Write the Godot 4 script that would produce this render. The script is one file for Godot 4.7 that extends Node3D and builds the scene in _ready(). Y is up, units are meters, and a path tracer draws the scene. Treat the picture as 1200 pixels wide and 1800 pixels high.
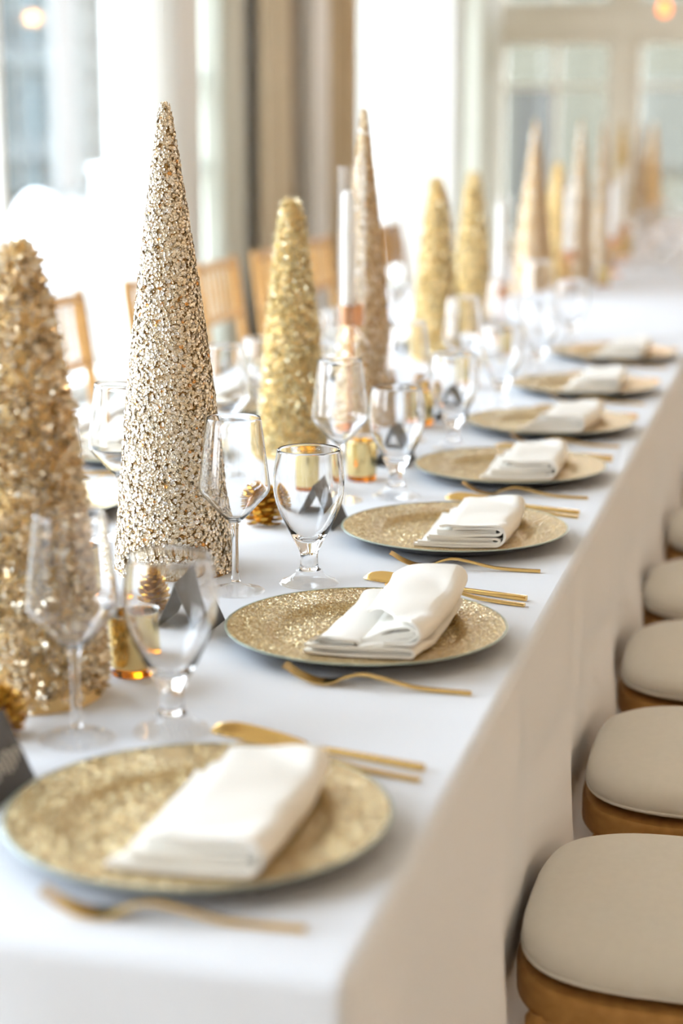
extends Node3D

const TABLE_Y := 0.75
const EDGE_X := -0.281          # table edge beside the cushioned chairs
const FAR_X := -1.361           # table edge beside the windows
const NEAR_Z := -1.10
const END_Z := -11.0
const PLATE_Z := [-1.335, -1.93, -2.47, -2.97, -3.46, -4.0, -4.62]
const ORD := ["first", "second", "third", "fourth", "fifth", "sixth", "seventh", "eighth", "ninth"]

var M := {}
var used := {}
var rng := RandomNumberGenerator.new()


# ---------------------------------------------------------------- mesh builder
class MB:
	var v := PackedVector3Array()
	var t := PackedInt32Array()

	func loft(rings: Array, cu := true, cv := false, caps := true) -> MB:
		var n: int = rings[0].size()
		var m := rings.size()
		var b := v.size()
		var t0 := t.size()
		for r in rings:
			v.append_array(r)
		for i in (m if cv else m - 1):
			for j in (n if cu else n - 1):
				var j2 := (j + 1) % n
				var i2 := (i + 1) % m
				var p := b + i * n + j
				var q := b + i * n + j2
				var r := b + i2 * n + j2
				var s := b + i2 * n + j
				t.append_array(PackedInt32Array([p, q, r, p, r, s]))
		if cu and caps and not cv:
			for e in [0, m - 1]:
				var c := Vector3.ZERO
				for p in rings[e]:
					c += p
				var k := v.size()
				v.append(c / n)
				for j in n:
					var p: int = b + e * n + j
					var q: int = b + e * n + (j + 1) % n
					t.append_array(PackedInt32Array([k, q, p]) if e == 0 else PackedInt32Array([k, p, q]))
		if cu and (cv or caps):
			_outward(t0)
		return self

	func _outward(t0: int) -> void:
		var vol := 0.0
		var o := v[t[t0]]
		for i in range(t0, t.size(), 3):
			vol += (v[t[i]] - o).dot((v[t[i + 1]] - o).cross(v[t[i + 2]] - o))
		if vol > 0.0:
			for i in range(t0, t.size(), 3):
				var x := t[i + 1]
				t[i + 1] = t[i + 2]
				t[i + 2] = x

	func lathe(prof: Array, seg := 32, at := Vector3.ZERO) -> MB:
		var rings := []
		for p in prof:
			var r := PackedVector3Array()
			for j in seg:
				var a := TAU * j / seg
				r.append(at + Vector3(cos(a) * p.x, p.y, sin(a) * p.x))
			rings.append(r)
		return loft(rings, true, false, true)

	func ring_lathe(prof: Array, seg := 32, at := Vector3.ZERO) -> MB:
		var rings := []
		for p in prof:
			var r := PackedVector3Array()
			for j in seg:
				var a := TAU * j / seg
				r.append(at + Vector3(cos(a) * p.x, p.y, sin(a) * p.x))
			rings.append(r)
		return loft(rings, true, true, false)

	func tube(pts: Array, radii: Array, seg := 10) -> MB:
		var rings := []
		var side := Vector3.ZERO
		for i in pts.size():
			var d: Vector3 = (pts[mini(i + 1, pts.size() - 1)] - pts[maxi(i - 1, 0)]).normalized()
			if side == Vector3.ZERO:
				side = d.cross(Vector3.UP if absf(d.y) < 0.9 else Vector3.RIGHT).normalized()
			side = (side - d * side.dot(d)).normalized()
			var up := side.cross(d)
			var r := PackedVector3Array()
			for j in seg:
				var a := TAU * j / seg
				r.append(pts[i] + (side * cos(a) + up * sin(a)) * radii[i])
			rings.append(r)
		return loft(rings)

	func box(c: Vector3, s: Vector3, ch := 0.0) -> MB:
		var h := s / 2.0
		var k := minf(ch, minf(h.x, minf(h.y, h.z)) * 0.9)
		var rings := []
		var lv := [[-h.y, k], [-h.y + k, 0.0], [h.y - k, 0.0], [h.y, k]] if k > 0 else [[-h.y, 0.0], [h.y, 0.0]]
		for l in lv:
			var x: float = h.x - l[1]
			var z: float = h.z - l[1]
			var r := PackedVector3Array()
			if k > 0:
				for q in [[x, z - k], [x - k, z], [-x + k, z], [-x, z - k], [-x, -z + k], [-x + k, -z], [x - k, -z], [x, -z + k]]:
					r.append(c + Vector3(q[0], l[0], q[1]))
			else:
				for q in [[x, z], [-x, z], [-x, -z], [x, -z]]:
					r.append(c + Vector3(q[0], l[0], q[1]))
			rings.append(r)
		return loft(rings)

	func sheet(nu: int, nv: int, fn: Callable) -> MB:
		var rings := []
		for i in nv + 1:
			var r := PackedVector3Array()
			for j in nu + 1:
				r.append(fn.call(float(j) / nu, float(i) / nv))
			rings.append(r)
		return loft(rings, false, false, false)

	func flip() -> MB:
		for i in range(0, t.size(), 3):
			var x := t[i + 1]
			t[i + 1] = t[i + 2]
			t[i + 2] = x
		return self

	func mesh(crease := 42.0) -> ArrayMesh:
		var nt := t.size() / 3
		var fnrm := PackedVector3Array()
		fnrm.resize(nt)
		var adj := []
		adj.resize(v.size())
		for i in nt:
			var a := v[t[i * 3]]
			fnrm[i] = (v[t[i * 3 + 2]] - a).cross(v[t[i * 3 + 1]] - a)
			for k in 3:
				var x := t[i * 3 + k]
				if adj[x] == null:
					adj[x] = PackedInt32Array()
				adj[x].append(i)
		var lim := cos(deg_to_rad(crease))
		var unit := PackedVector3Array()
		unit.resize(nt)
		for i in nt:
			unit[i] = fnrm[i].normalized()
		var P := PackedVector3Array()
		var N := PackedVector3Array()
		var I := PackedInt32Array()
		var seen := []
		seen.resize(v.size())
		for i in nt:
			if fnrm[i].length_squared() < 1e-22:
				continue
			for k in 3:
				var x := t[i * 3 + k]
				var s := Vector3.ZERO
				for f in adj[x]:
					if unit[f].dot(unit[i]) >= lim:
						s += fnrm[f]
				s = s.normalized()
				var found := -1
				if seen[x] == null:
					seen[x] = PackedInt32Array()
				for q in seen[x]:
					if N[q].dot(s) > 0.9999:
						found = q
						break
				if found < 0:
					found = P.size()
					P.append(v[x])
					N.append(s)
					seen[x].append(found)
				I.append(found)
		var arr := []
		arr.resize(Mesh.ARRAY_MAX)
		arr[Mesh.ARRAY_VERTEX] = P
		arr[Mesh.ARRAY_NORMAL] = N
		arr[Mesh.ARRAY_INDEX] = I
		var am := ArrayMesh.new()
		am.add_surface_from_arrays(Mesh.PRIMITIVE_TRIANGLES, arr)
		return am


func mb() -> MB:
	return MB.new()


func spline(p: Array, per := 6) -> Array:
	var out := []
	for i in p.size() - 1:
		var a = p[maxi(i - 1, 0)]
		var b = p[i]
		var c = p[i + 1]
		var d = p[mini(i + 2, p.size() - 1)]
		for k in per:
			out.append(b.cubic_interpolate(c, a, d, float(k) / per))
	out.append(p[-1])
	return out


func V2(flat: Array) -> Array:
	var out := []
	for i in range(0, flat.size(), 2):
		out.append(Vector2(flat[i], flat[i + 1]))
	return out


# ---------------------------------------------------------------- scene objects
func numbered(n: String) -> String:
	var k: int = used.get(n, 0)
	used[n] = k + 1
	return n if k == 0 else "%s_%03d" % [n, k]


func thing(n: String, label: String, cat: String, at := Vector3.ZERO, turn := 0.0, group := "") -> Node3D:
	var o := Node3D.new()
	o.name = numbered(n)
	add_child(o)
	o.position = at
	o.rotation.y = turn
	tag(o, label, cat, group)
	return o


func tag(o: Node, label: String, cat: String, group := "") -> void:
	o.set_meta("label", label)
	o.set_meta("category", cat)
	if group:
		o.set_meta("group", group)
	elif o.has_meta("group"):
		o.remove_meta("group")


func part(n: String, mesh: Mesh, mat: Material, parent: Node = null) -> MeshInstance3D:
	var o := MeshInstance3D.new()
	o.mesh = mesh
	o.material_override = mat
	if parent == null:
		o.name = numbered(n)
		add_child(o)
	else:
		var k := 0
		var nm := n
		while parent.has_node(nm):
			k += 1
			nm = "%s_%03d" % [n, k]
		o.name = nm
		parent.add_child(o)
	return o


func struct(n: String, mesh: Mesh, mat: Material) -> MeshInstance3D:
	var o := MeshInstance3D.new()
	o.mesh = mesh
	o.material_override = mat
	o.name = n
	add_child(o, true)
	o.set_meta("kind", "structure")
	return o


func dup(src: Node3D, label: String, at: Vector3, turn := 0.0, group := "") -> Node3D:
	var base := String(src.name)
	if base.right(4).left(1) == "_" and base.right(3).is_valid_int():
		base = base.left(-4)
	var o: Node3D = src.duplicate()
	o.name = numbered(base)
	add_child(o)
	o.position = at
	o.rotation.y = turn
	o.set_meta("label", label)
	if group:
		o.set_meta("group", group)
	return o


# ---------------------------------------------------------------- materials
func mat(n: String, col: Color, rough := 0.7, metal := 0.0) -> StandardMaterial3D:
	var m := StandardMaterial3D.new()
	m.resource_name = n
	m.albedo_color = col
	m.roughness = rough
	m.metallic = metal
	M[n] = m
	return m


func noise_tex(freq: float, as_normal := false, bump := 1.0, size := 512, c0 := Color.WHITE, c1 := Color.WHITE, sd := 1) -> NoiseTexture2D:
	var f := FastNoiseLite.new()
	f.seed = sd
	f.noise_type = FastNoiseLite.TYPE_SIMPLEX_SMOOTH
	f.frequency = freq
	f.fractal_octaves = 4
	var x := NoiseTexture2D.new()
	x.width = size
	x.height = size
	x.seamless = true
	x.noise = f
	if as_normal:
		x.as_normal_map = true
		x.bump_strength = bump
	else:
		var g := Gradient.new()
		g.set_color(0, c0)
		g.set_color(1, c1)
		x.color_ramp = g
	return x


func tri(m: StandardMaterial3D, per_metre: float) -> void:
	m.uv1_triplanar = true
	m.uv1_scale = Vector3.ONE * per_metre


# flakes of glitter: one facet of random tilt and tone per cell
func glitter_tex(side: int, cells: int, tilt: float, sd: int, dark: Color, light: Color) -> Array:
	var r := RandomNumberGenerator.new()
	r.seed = sd
	var px := []
	var nrm := []
	var col := []
	for i in cells * cells:
		px.append(Vector2(r.randf(), r.randf()))
		var a := r.randf() * TAU
		var k := tan(deg_to_rad(tilt)) * sqrt(r.randf())
		var n := Vector3(cos(a) * k, sin(a) * k, 1.0).normalized()
		nrm.append(Color(n.x * 0.5 + 0.5, n.y * 0.5 + 0.5, n.z * 0.5 + 0.5))
		col.append(dark.lerp(light, pow(r.randf(), 1.6)))
	var bn := PackedByteArray()
	var bc := PackedByteArray()
	bn.resize(side * side * 3)
	bc.resize(side * side * 3)
	var s := float(cells) / side
	var at := 0
	for y in side:
		for x in side:
			var p := Vector2(x * s, y * s)
			var cx := int(p.x)
			var cy := int(p.y)
			var best := 9.0
			var id := 0
			for dy in [-1, 0, 1]:
				for dx in [-1, 0, 1]:
					var gx: int = cx + dx
					var gy: int = cy + dy
					var k: int = posmod(gy, cells) * cells + posmod(gx, cells)
					var d: float = (Vector2(gx, gy) + px[k] - p).length_squared()
					if d < best:
						best = d
						id = k
			var n: Color = nrm[id]
			var c: Color = col[id]
			bn[at] = n.r8
			bn[at + 1] = n.g8
			bn[at + 2] = n.b8
			bc[at] = c.r8
			bc[at + 1] = c.g8
			bc[at + 2] = c.b8
			at += 3
	return [ImageTexture.create_from_image(Image.create_from_data(side, side, false, Image.FORMAT_RGB8, bn)),
		ImageTexture.create_from_image(Image.create_from_data(side, side, false, Image.FORMAT_RGB8, bc))]


func materials() -> void:
	var m := mat("tablecloth", Color(0.90, 0.905, 0.915), 0.85)

	m = mat("linen", Color(0.95, 0.93, 0.89), 0.9)
	m.normal_enabled = true
	m.normal_texture = noise_tex(0.06, true, 1.5, 512, Color.WHITE, Color.WHITE, 3)
	m.normal_scale = 0.25
	tri(m, 14.0)

	m = mat("cushion", Color.WHITE, 0.9)
	m.albedo_texture = noise_tex(0.02, false, 1.0, 256, Color(0.915, 0.90, 0.86), Color(0.93, 0.915, 0.875), 5)
	tri(m, 11.0)

	m = mat("gold_paint", Color.WHITE, 0.42, 0.25)
	m.albedo_texture = noise_tex(0.02, false, 1.0, 256, Color(0.66, 0.48, 0.25), Color(0.80, 0.61, 0.35), 7)
	tri(m, 6.0)

	mat("cutlery_gold", Color(0.90, 0.75, 0.47), 0.2, 1.0)
	mat("rose_gold", Color(0.86, 0.62, 0.42), 0.22, 1.0)
	m = mat("mercury", Color(0.92, 0.83, 0.60), 0.12, 1.0)
	m.normal_enabled = true
	m.normal_texture = noise_tex(0.03, true, 2.0, 256, Color.WHITE, Color.WHITE, 8)
	m.normal_scale = 0.25
	tri(m, 14.0)

	m = mat("amber_glass", Color(0.95, 0.55, 0.08, 0.0), 0.03)
	m.refraction_enabled = true
	m.refraction_scale = 0.05

	m = mat("clear_glass", Color(0.99, 0.99, 0.99, 0.0), 0.0)
	m.refraction_enabled = true
	m.refraction_scale = 0.048

	m = mat("thin_glass", Color(0.97, 0.97, 0.97, 0.03), 0.0)
	m.transparency = BaseMaterial3D.TRANSPARENCY_ALPHA

	m = mat("window_glass", Color(0.95, 0.98, 0.98, 0.04), 0.02)
	m.transparency = BaseMaterial3D.TRANSPARENCY_ALPHA

	m = mat("pinecone", Color(0.80, 0.62, 0.26), 0.33, 0.9)

	var g := glitter_tex(640, 112, 46.0, 11, Color(0.68, 0.54, 0.32), Color(1.0, 0.96, 0.80))
	m = mat("glitter_gold", Color.WHITE, 0.27, 0.9)
	m.albedo_texture = g[1]
	m.normal_enabled = true
	m.normal_texture = g[0]
	m.texture_filter = BaseMaterial3D.TEXTURE_FILTER_NEAREST
	tri(m, 6.2)
	m = mat("glitter_champagne", Color(0.86, 0.76, 0.62), 0.36, 0.7)
	m.albedo_texture = g[1]
	m.normal_enabled = true
	m.normal_texture = g[0]
	m.texture_filter = BaseMaterial3D.TEXTURE_FILTER_NEAREST
	tri(m, 6.2)

	mat("charger_back", Color(0.09, 0.11, 0.15), 0.35)
	mat("charger_lip", Color(0.66, 0.70, 0.64), 0.35, 0.5)

	m = mat("sequin", Color.WHITE, 0.24, 0.75)
	m.vertex_color_use_as_albedo = true
	mat("gold_core", Color(0.92, 0.79, 0.54), 0.55, 0.3)
	m = mat("tinsel", Color.WHITE, 0.14, 0.68)
	m.vertex_color_use_as_albedo = true

	mat("card", Color(0.33, 0.33, 0.335), 0.6)
	mat("card_ink", Color(0.92, 0.90, 0.86), 0.6)
	m = mat("wax", Color(0.95, 0.94, 0.92), 0.45)
	mat("wick", Color(0.15, 0.12, 0.1), 0.9)

	m = mat("carpet", Color.WHITE, 0.95)
	m.albedo_texture = noise_tex(0.03, false, 1.0, 512, Color(0.70, 0.63, 0.54), Color(0.78, 0.71, 0.62), 12)
	tri(m, 1.5)
	mat("wall_paint", Color(0.94, 0.90, 0.84), 0.9)
	mat("ceiling_paint", Color(0.96, 0.94, 0.91), 0.9)
	mat("white_trim", Color(0.87, 0.865, 0.84), 0.5)
	mat("beige_trim", Color(0.88, 0.85, 0.79), 0.6)
	mat("drape_shade", Color(0.58, 0.53, 0.44), 0.6)  # colour of the drapes' shade on the white pier
	mat("sand_trim", Color(0.74, 0.72, 0.65), 0.6)
	mat("grey_trim", Color(0.80, 0.80, 0.74), 0.6)
	m = mat("sheer", Color(0.88, 0.875, 0.85), 0.9)
	m.backlight_enabled = true
	m.backlight = Color(0.62, 0.61, 0.59)
	m = mat("drape", Color.WHITE, 0.95)
	m.albedo_texture = noise_tex(0.02, false, 1.0, 256, Color(0.76, 0.70, 0.58), Color(0.82, 0.76, 0.64), 14)
	tri(m, 2.0)
	m = mat("drape_pale", Color.WHITE, 0.95)
	m.albedo_texture = noise_tex(0.02, false, 1.0, 256, Color(0.88, 0.83, 0.73), Color(0.92, 0.87, 0.77), 14)
	tri(m, 2.0)
	mat("dark_wood", Color(0.25, 0.16, 0.11), 0.5)

	m = mat("terrace", Color.WHITE, 0.9)
	m.albedo_texture = noise_tex(0.02, false, 1.0, 256, Color(0.38, 0.365, 0.34), Color(0.44, 0.425, 0.40), 15)
	tri(m, 0.5)
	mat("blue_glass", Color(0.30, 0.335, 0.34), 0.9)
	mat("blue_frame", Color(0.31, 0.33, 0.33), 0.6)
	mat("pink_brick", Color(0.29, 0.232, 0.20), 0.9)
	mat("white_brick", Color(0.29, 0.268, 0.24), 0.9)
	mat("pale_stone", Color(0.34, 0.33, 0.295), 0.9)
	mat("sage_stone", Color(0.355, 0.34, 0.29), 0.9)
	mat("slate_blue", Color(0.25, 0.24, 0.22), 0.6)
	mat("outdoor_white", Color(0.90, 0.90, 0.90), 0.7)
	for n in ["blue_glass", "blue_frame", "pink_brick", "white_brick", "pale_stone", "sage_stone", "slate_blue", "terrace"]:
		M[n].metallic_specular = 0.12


# ---------------------------------------------------------------- room
func window(n: int, axis: String, plane: float, a: float, b: float, y0: float, y1: float, cols: int, bars: Array, fm: Material) -> void:
	# a frame with mullions, crossbars and a pane in each light; the wall runs along z (axis "z") or x (axis "x")
	var w := Node3D.new()
	w.name = "window_%d" % n
	add_child(w)
	w.set_meta("kind", "structure")
	var put := func(along: float, y: float) -> Vector3:
		return Vector3(plane, y, along) if axis == "z" else Vector3(along, y, plane)
	var size := func(len: float, h: float, d: float) -> Vector3:
		return Vector3(d, h, len) if axis == "z" else Vector3(len, h, d)
	var m := mb()
	var fw := 0.07
	var mid := (a + b) / 2
	m.box(put.call(mid, y0 + fw / 2), size.call(b - a, fw, 0.12), 0.008)
	m.box(put.call(mid, y1 - fw / 2), size.call(b - a, fw, 0.12), 0.008)
	for e in [a + fw / 2, b - fw / 2]:
		m.box(put.call(e, (y0 + y1) / 2), size.call(fw, y1 - y0 - 2 * fw, 0.12), 0.008)
	part("frame", m.mesh(), fm, w)
	var ys := [y0 + fw] + bars + [y1 - fw]
	var cw := (b - a - 2 * fw) / cols
	for c in range(1, cols):
		part("mullion", mb().box(put.call(a + fw + cw * c, (y0 + y1) / 2), size.call(0.045, y1 - y0 - 2 * fw, 0.08), 0.006).mesh(), fm, w)
	for y in bars:
		part("crossbar", mb().box(put.call(mid, y), size.call(b - a - 2 * fw, 0.04, 0.07), 0.006).mesh(), fm, w)
	for c in cols:
		for k in ys.size() - 1:
			part("pane", mb().box(put.call(a + fw + cw * (c + 0.5), (ys[k] + ys[k + 1]) / 2), size.call(cw, ys[k + 1] - ys[k], 0.006)).mesh(), M.window_glass, w)


func curtain(n: String, label: String, x: float, z0: float, z1: float, y0: float, y1: float, m: Material, folds: int, amp: float) -> void:
	var st := mb().sheet(folds * 10, 8, func(u: float, v: float) -> Vector3:
		var w := sin(u * folds * TAU) * amp * (0.7 + 0.3 * v) + sin(u * folds * 2.3 * TAU + 1.0) * amp * 0.25
		return Vector3(x + w, lerpf(y1, y0, v), lerpf(z0, z1, u)))
	var o := part(n, st.mesh(80), m)
	tag(o, label, "curtain")


func room() -> void:
	var H := 3.3
	var XL := -2.6
	var XR := 3.4
	var ZB := -15.0
	var ZF := 3.6
	struct("floor", mb().box(Vector3((XL + XR) / 2, -0.1, (ZB + ZF) / 2), Vector3(XR - XL + 0.4, 0.2, ZF - ZB + 0.4)).mesh(), M.carpet)
	struct("ceiling", mb().box(Vector3((XL + XR) / 2, H + 0.1, (ZB + ZF) / 2), Vector3(XR - XL + 0.4, 0.2, ZF - ZB + 0.4)).mesh(), M.ceiling_paint)
	struct("wall_right", mb().box(Vector3(XR + 0.1, H / 2, (ZB + ZF) / 2), Vector3(0.2, H, ZF - ZB)).mesh(), M.wall_paint)
	struct("wall_front", mb().box(Vector3((XL + XR) / 2, H / 2, ZF + 0.1), Vector3(XR - XL + 0.4, H, 0.2)).mesh(), M.wall_paint)
	# the window wall: sill, header and piers round the openings [z near, z far]
	var y0 := 0.32
	var y1 := 3.0
	var open := [[1.0, -1.2], [-1.6, -4.0], [-4.4, -6.9], [-7.3, -7.7], [-10.3, -13.5]]
	var w := mb()
	w.box(Vector3(XL - 0.1, y0 / 2, (ZB + ZF) / 2), Vector3(0.2, y0, ZF - ZB))
	w.box(Vector3(XL - 0.1, (y1 + H) / 2, (ZB + ZF) / 2), Vector3(0.2, H - y1, ZF - ZB))
	var at := ZF
	for o in open + [[ZB, ZB]]:
		w.box(Vector3(XL - 0.1, (y0 + y1) / 2, (at + o[0]) / 2), Vector3(0.2, y1 - y0, at - o[0]))
		at = o[1]
	struct("wall_left", w.mesh(), M.white_trim)
	for i in open.size():
		var o: Array = open[i]
		var bars: Array = [1.195, 1.567] if i == 3 else ([2.45] if i != 4 else [2.6])
		window(i + 1, "z", XL - 0.1, o[1], o[0], y0, y1, 1 if i == 3 else (3 if i == 4 else 2), bars, M.white_trim)
	struct("trim_1", mb().box(Vector3(XL + 0.06, y0 - 0.02, (ZB + ZF) / 2), Vector3(0.18, 0.04, ZF - ZB), 0.01).mesh(), M.white_trim)
	struct("baseboard_left", mb().box(Vector3(XL + 0.01, 0.06, (ZB + ZF) / 2), Vector3(0.025, 0.12, ZF - ZB), 0.005).mesh(), M.white_trim)
	# pilasters standing proud of the window wall, plus one strip of painted shade
	struct("trim_2", mb().box(Vector3(XL + 0.04, 1.65, -7.13), Vector3(0.1, 3.28, 0.3), 0.02).mesh(), M.white_trim)
	struct("trim_3", mb().box(Vector3(XL + 0.05, 1.65, -7.70), Vector3(0.12, 3.28, 0.30), 0.02).mesh(), M.grey_trim)
	struct("trim_4", mb().box(Vector3(XL + 0.06, 1.65, -9.04), Vector3(0.16, 3.28, 0.34), 0.02).mesh(), M.white_trim)
	struct("shade_trim_7", mb().box(Vector3(XL + 0.03, 1.65, -8.66), Vector3(0.08, 3.28, 0.36), 0.01).mesh(), M.drape_shade)  # dark strip painting in the shade that the drapes throw on the pier
	struct("trim_5", mb().box(Vector3(XL + 0.06, 1.65, -14.2), Vector3(0.16, 3.28, 0.6), 0.02).mesh(), M.sand_trim)
	struct("trim_6", mb().box(Vector3(XL + 0.07, 1.65, -13.62), Vector3(0.18, 3.28, 0.12), 0.02).mesh(), M.grey_trim)
	curtain("curtain", "pale tan full-height drape on the near half of the pier between windows", XL + 0.12, -8.02, -8.48, 0.02, 3.2, M.drape_pale, 5, 0.035)
	curtain("curtain", "tan full-height drape on the far half of the pier, before the wide window", XL + 0.12, -9.25, -9.85, 0.02, 3.2, M.drape, 5, 0.035)
	curtain("sheer_curtain", "white sheer curtain hanging over the middle of the wide far window", XL + 0.08, -11.3, -12.6, 0.02, 3.1, M.sheer, 9, 0.03)
	curtain("sheer_curtain", "white sheer curtain gathered at the near window before the white pilaster", XL + 0.08, -6.55, -6.95, 0.02, 3.1, M.sheer, 3, 0.03)
	# end wall: transom band and header over a row of tall windows
	var b := mb()
	b.box(Vector3((XL + XR) / 2, 0.2, ZB - 0.1), Vector3(XR - XL + 0.4, 0.4, 0.2))
	b.box(Vector3((XL + XR) / 2, 2.19, ZB - 0.1), Vector3(XR - XL + 0.4, 0.2, 0.2))
	b.box(Vector3((XL + XR) / 2, 3.15, ZB - 0.1), Vector3(XR - XL + 0.4, 0.3, 0.2))
	for x in [[-2.8, -2.58], [-1.58, -1.45], [-0.35, -0.22], [0.9, 1.03], [2.1, 3.6]]:
		for y in [[0.4, 2.09], [2.29, 3.0]]:
			b.box(Vector3((x[0] + x[1]) / 2, (y[0] + y[1]) / 2, ZB - 0.1), Vector3(x[1] - x[0], y[1] - y[0], 0.2))
	struct("wall_back", b.mesh(), M.beige_trim)
	var k := 6
	for x in [[-2.58, -1.58], [-1.45, -0.35], [-0.22, 0.9], [1.03, 2.1]]:
		window(k, "x", ZB - 0.1, x[0], x[1], 0.4, 2.09, 2, [1.68], M.beige_trim)
		window(k + 1, "x", ZB - 0.1, x[0], x[1], 2.29, 3.0, 2, [], M.beige_trim)
		k += 2


func outside() -> void:
	struct("terrain", mb().box(Vector3(-20, -0.25, -20), Vector3(90, 0.2, 110)).mesh(), M.terrace)
	# pale glass building, brick building with a white quoin, stone building
	var t := thing("office_building", "pale blue glass building seen through the near window", "building", Vector3(-16, 0, -31))
	part("wall", mb().box(Vector3(-3, 2.6, 0), Vector3(6, 5.2, 11.0)).mesh(), M.blue_glass, t)
	for k in 3:
		part("spandrel", mb().box(Vector3(0.06, 0.9 + k * 1.9, 0), Vector3(0.16, 0.5, 10.9), 0.02).mesh(), M.blue_frame, t)
	for k in 7:
		part("fin", mb().box(Vector3(0.1, 2.6, -5.2 + k * 1.7), Vector3(0.2, 5.2, 0.14), 0.02).mesh(), M.blue_frame, t)
	t = thing("brick_building", "pinkish brick building with white corner stones beside the blue glass building", "building", Vector3(-16, 0, -39))
	part("wall", mb().box(Vector3(-3, 2.6, 0.1), Vector3(6, 5.2, 4.6)).mesh(), M.pink_brick, t)
	for k in 6:
		part("quoin", mb().box(Vector3(0.05, 0.4 + k * 0.82, 0.5), Vector3(0.2, 0.7, 1.5), 0.03).mesh(), M.white_brick, t)
	for k in 2:
		var f := part("window", mb().box(Vector3(0.04, 1.8 + k * 2.6, -1.1), Vector3(0.1, 1.5, 1.4), 0.02).mesh(), M.pale_stone, t)
		part("pane", mb().box(Vector3(0.1, 1.8 + k * 2.6, -1.1), Vector3(0.04, 1.3, 1.2)).mesh(), M.blue_glass, f)
	t = thing("stone_building", "pale stone building filling the view through the wide far window", "building", Vector3(-16, 0, -66))
	part("wall", mb().box(Vector3(-3, 3.3, 0), Vector3(6, 6.6, 48)).mesh(), M.white_brick, t)
	for k in 2:
		for j in 8:
			part("window", mb().box(Vector3(0.03, 1.8 + k * 3, -20 + j * 5.6), Vector3(0.1, 1.7, 1.6), 0.02).mesh(), M.blue_frame, t)
	t = thing("rear_building", "sage grey building beyond the end windows", "building", Vector3(0, 0, -24))
	part("wall", mb().box(Vector3(2, 1.75, -3), Vector3(22, 3.5, 6)).mesh(), M.sage_stone, t)
	part("door", mb().box(Vector3(-3.6, 0.95, 0.04), Vector3(0.55, 1.9, 0.12), 0.02).mesh(), M.slate_blue, t)
	for j in 5:
		part("window", mb().box(Vector3(-1.6 + j * 2.2, 1.4, 0.03), Vector3(1.2, 1.2, 0.1), 0.02).mesh(), M.pale_stone, t)
	# terrace things
	t = thing("patio_armchair", "white rounded patio armchair outside the near window", "armchair", Vector3(-6.4, -0.15, -13.6), 0.3)
	var back := []
	for i in 13:
		var a := PI * i / 12.0
		back.append(Vector3(0.25, 0.35 + 0.5 * sin(a), cos(a) * 0.85))
	var rr := []
	for i in 13:
		rr.append(0.14)
	part("backrest", mb().tube(back, rr, 12).box(Vector3(0.25, 0.42, 0), Vector3(0.2, 0.75, 1.4), 0.06).mesh(), M.outdoor_white, t)
	part("seat", mb().box(Vector3(-0.15, 0.3, 0), Vector3(0.8, 0.3, 1.5), 0.08).mesh(), M.outdoor_white, t)
	for s in [[-0.45, -0.6], [-0.45, 0.6], [0.25, -0.6], [0.25, 0.6]]:
		part("leg", mb().lathe(V2([0.0, 0, 0.03, 0, 0.03, 0.16, 0.0, 0.16]), 10, Vector3(s[0], 0, s[1])).mesh(), M.outdoor_white, t)
	t = thing("terrace_post", "white square post on the terrace beside the armchair", "post", Vector3(-6.2, -0.15, -15.3))
	part("shaft", mb().box(Vector3(0, 0.55, 0), Vector3(0.2, 1.1, 0.2), 0.02).mesh(), M.outdoor_white, t)
	part("cap", mb().box(Vector3(0, 1.13, 0), Vector3(0.26, 0.06, 0.26), 0.02).mesh(), M.outdoor_white, t)


# ---------------------------------------------------------------- tablecloth
func cloth_fold(p: Vector3, dirn: Vector2, d: float) -> float:
	var a := pow(d, 1.25)
	if absf(dirn.x) > 0.5:
		var ph := 0.0
		var zs := PLATE_Z
		var i := 0
		while i < zs.size() - 2 and p.z < zs[i + 1]:
			i += 1
		ph = (p.z - zs[i]) / (zs[i + 1] - zs[i])
		if dirn.x < 0.0:
			return a * (0.014 * cos(ph * TAU) + 0.006 * sin(p.z * 29.0) - 0.012)
		return a * (0.085 * pow(0.5 - 0.5 * cos(ph * TAU), 2.2) - 0.030) + a * 0.006 * sin(p.z * 29.0)
	return a * (0.022 * sin(p.x * 21.0) + 0.012 * sin(p.x * 47.0 + 1.0))


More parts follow.
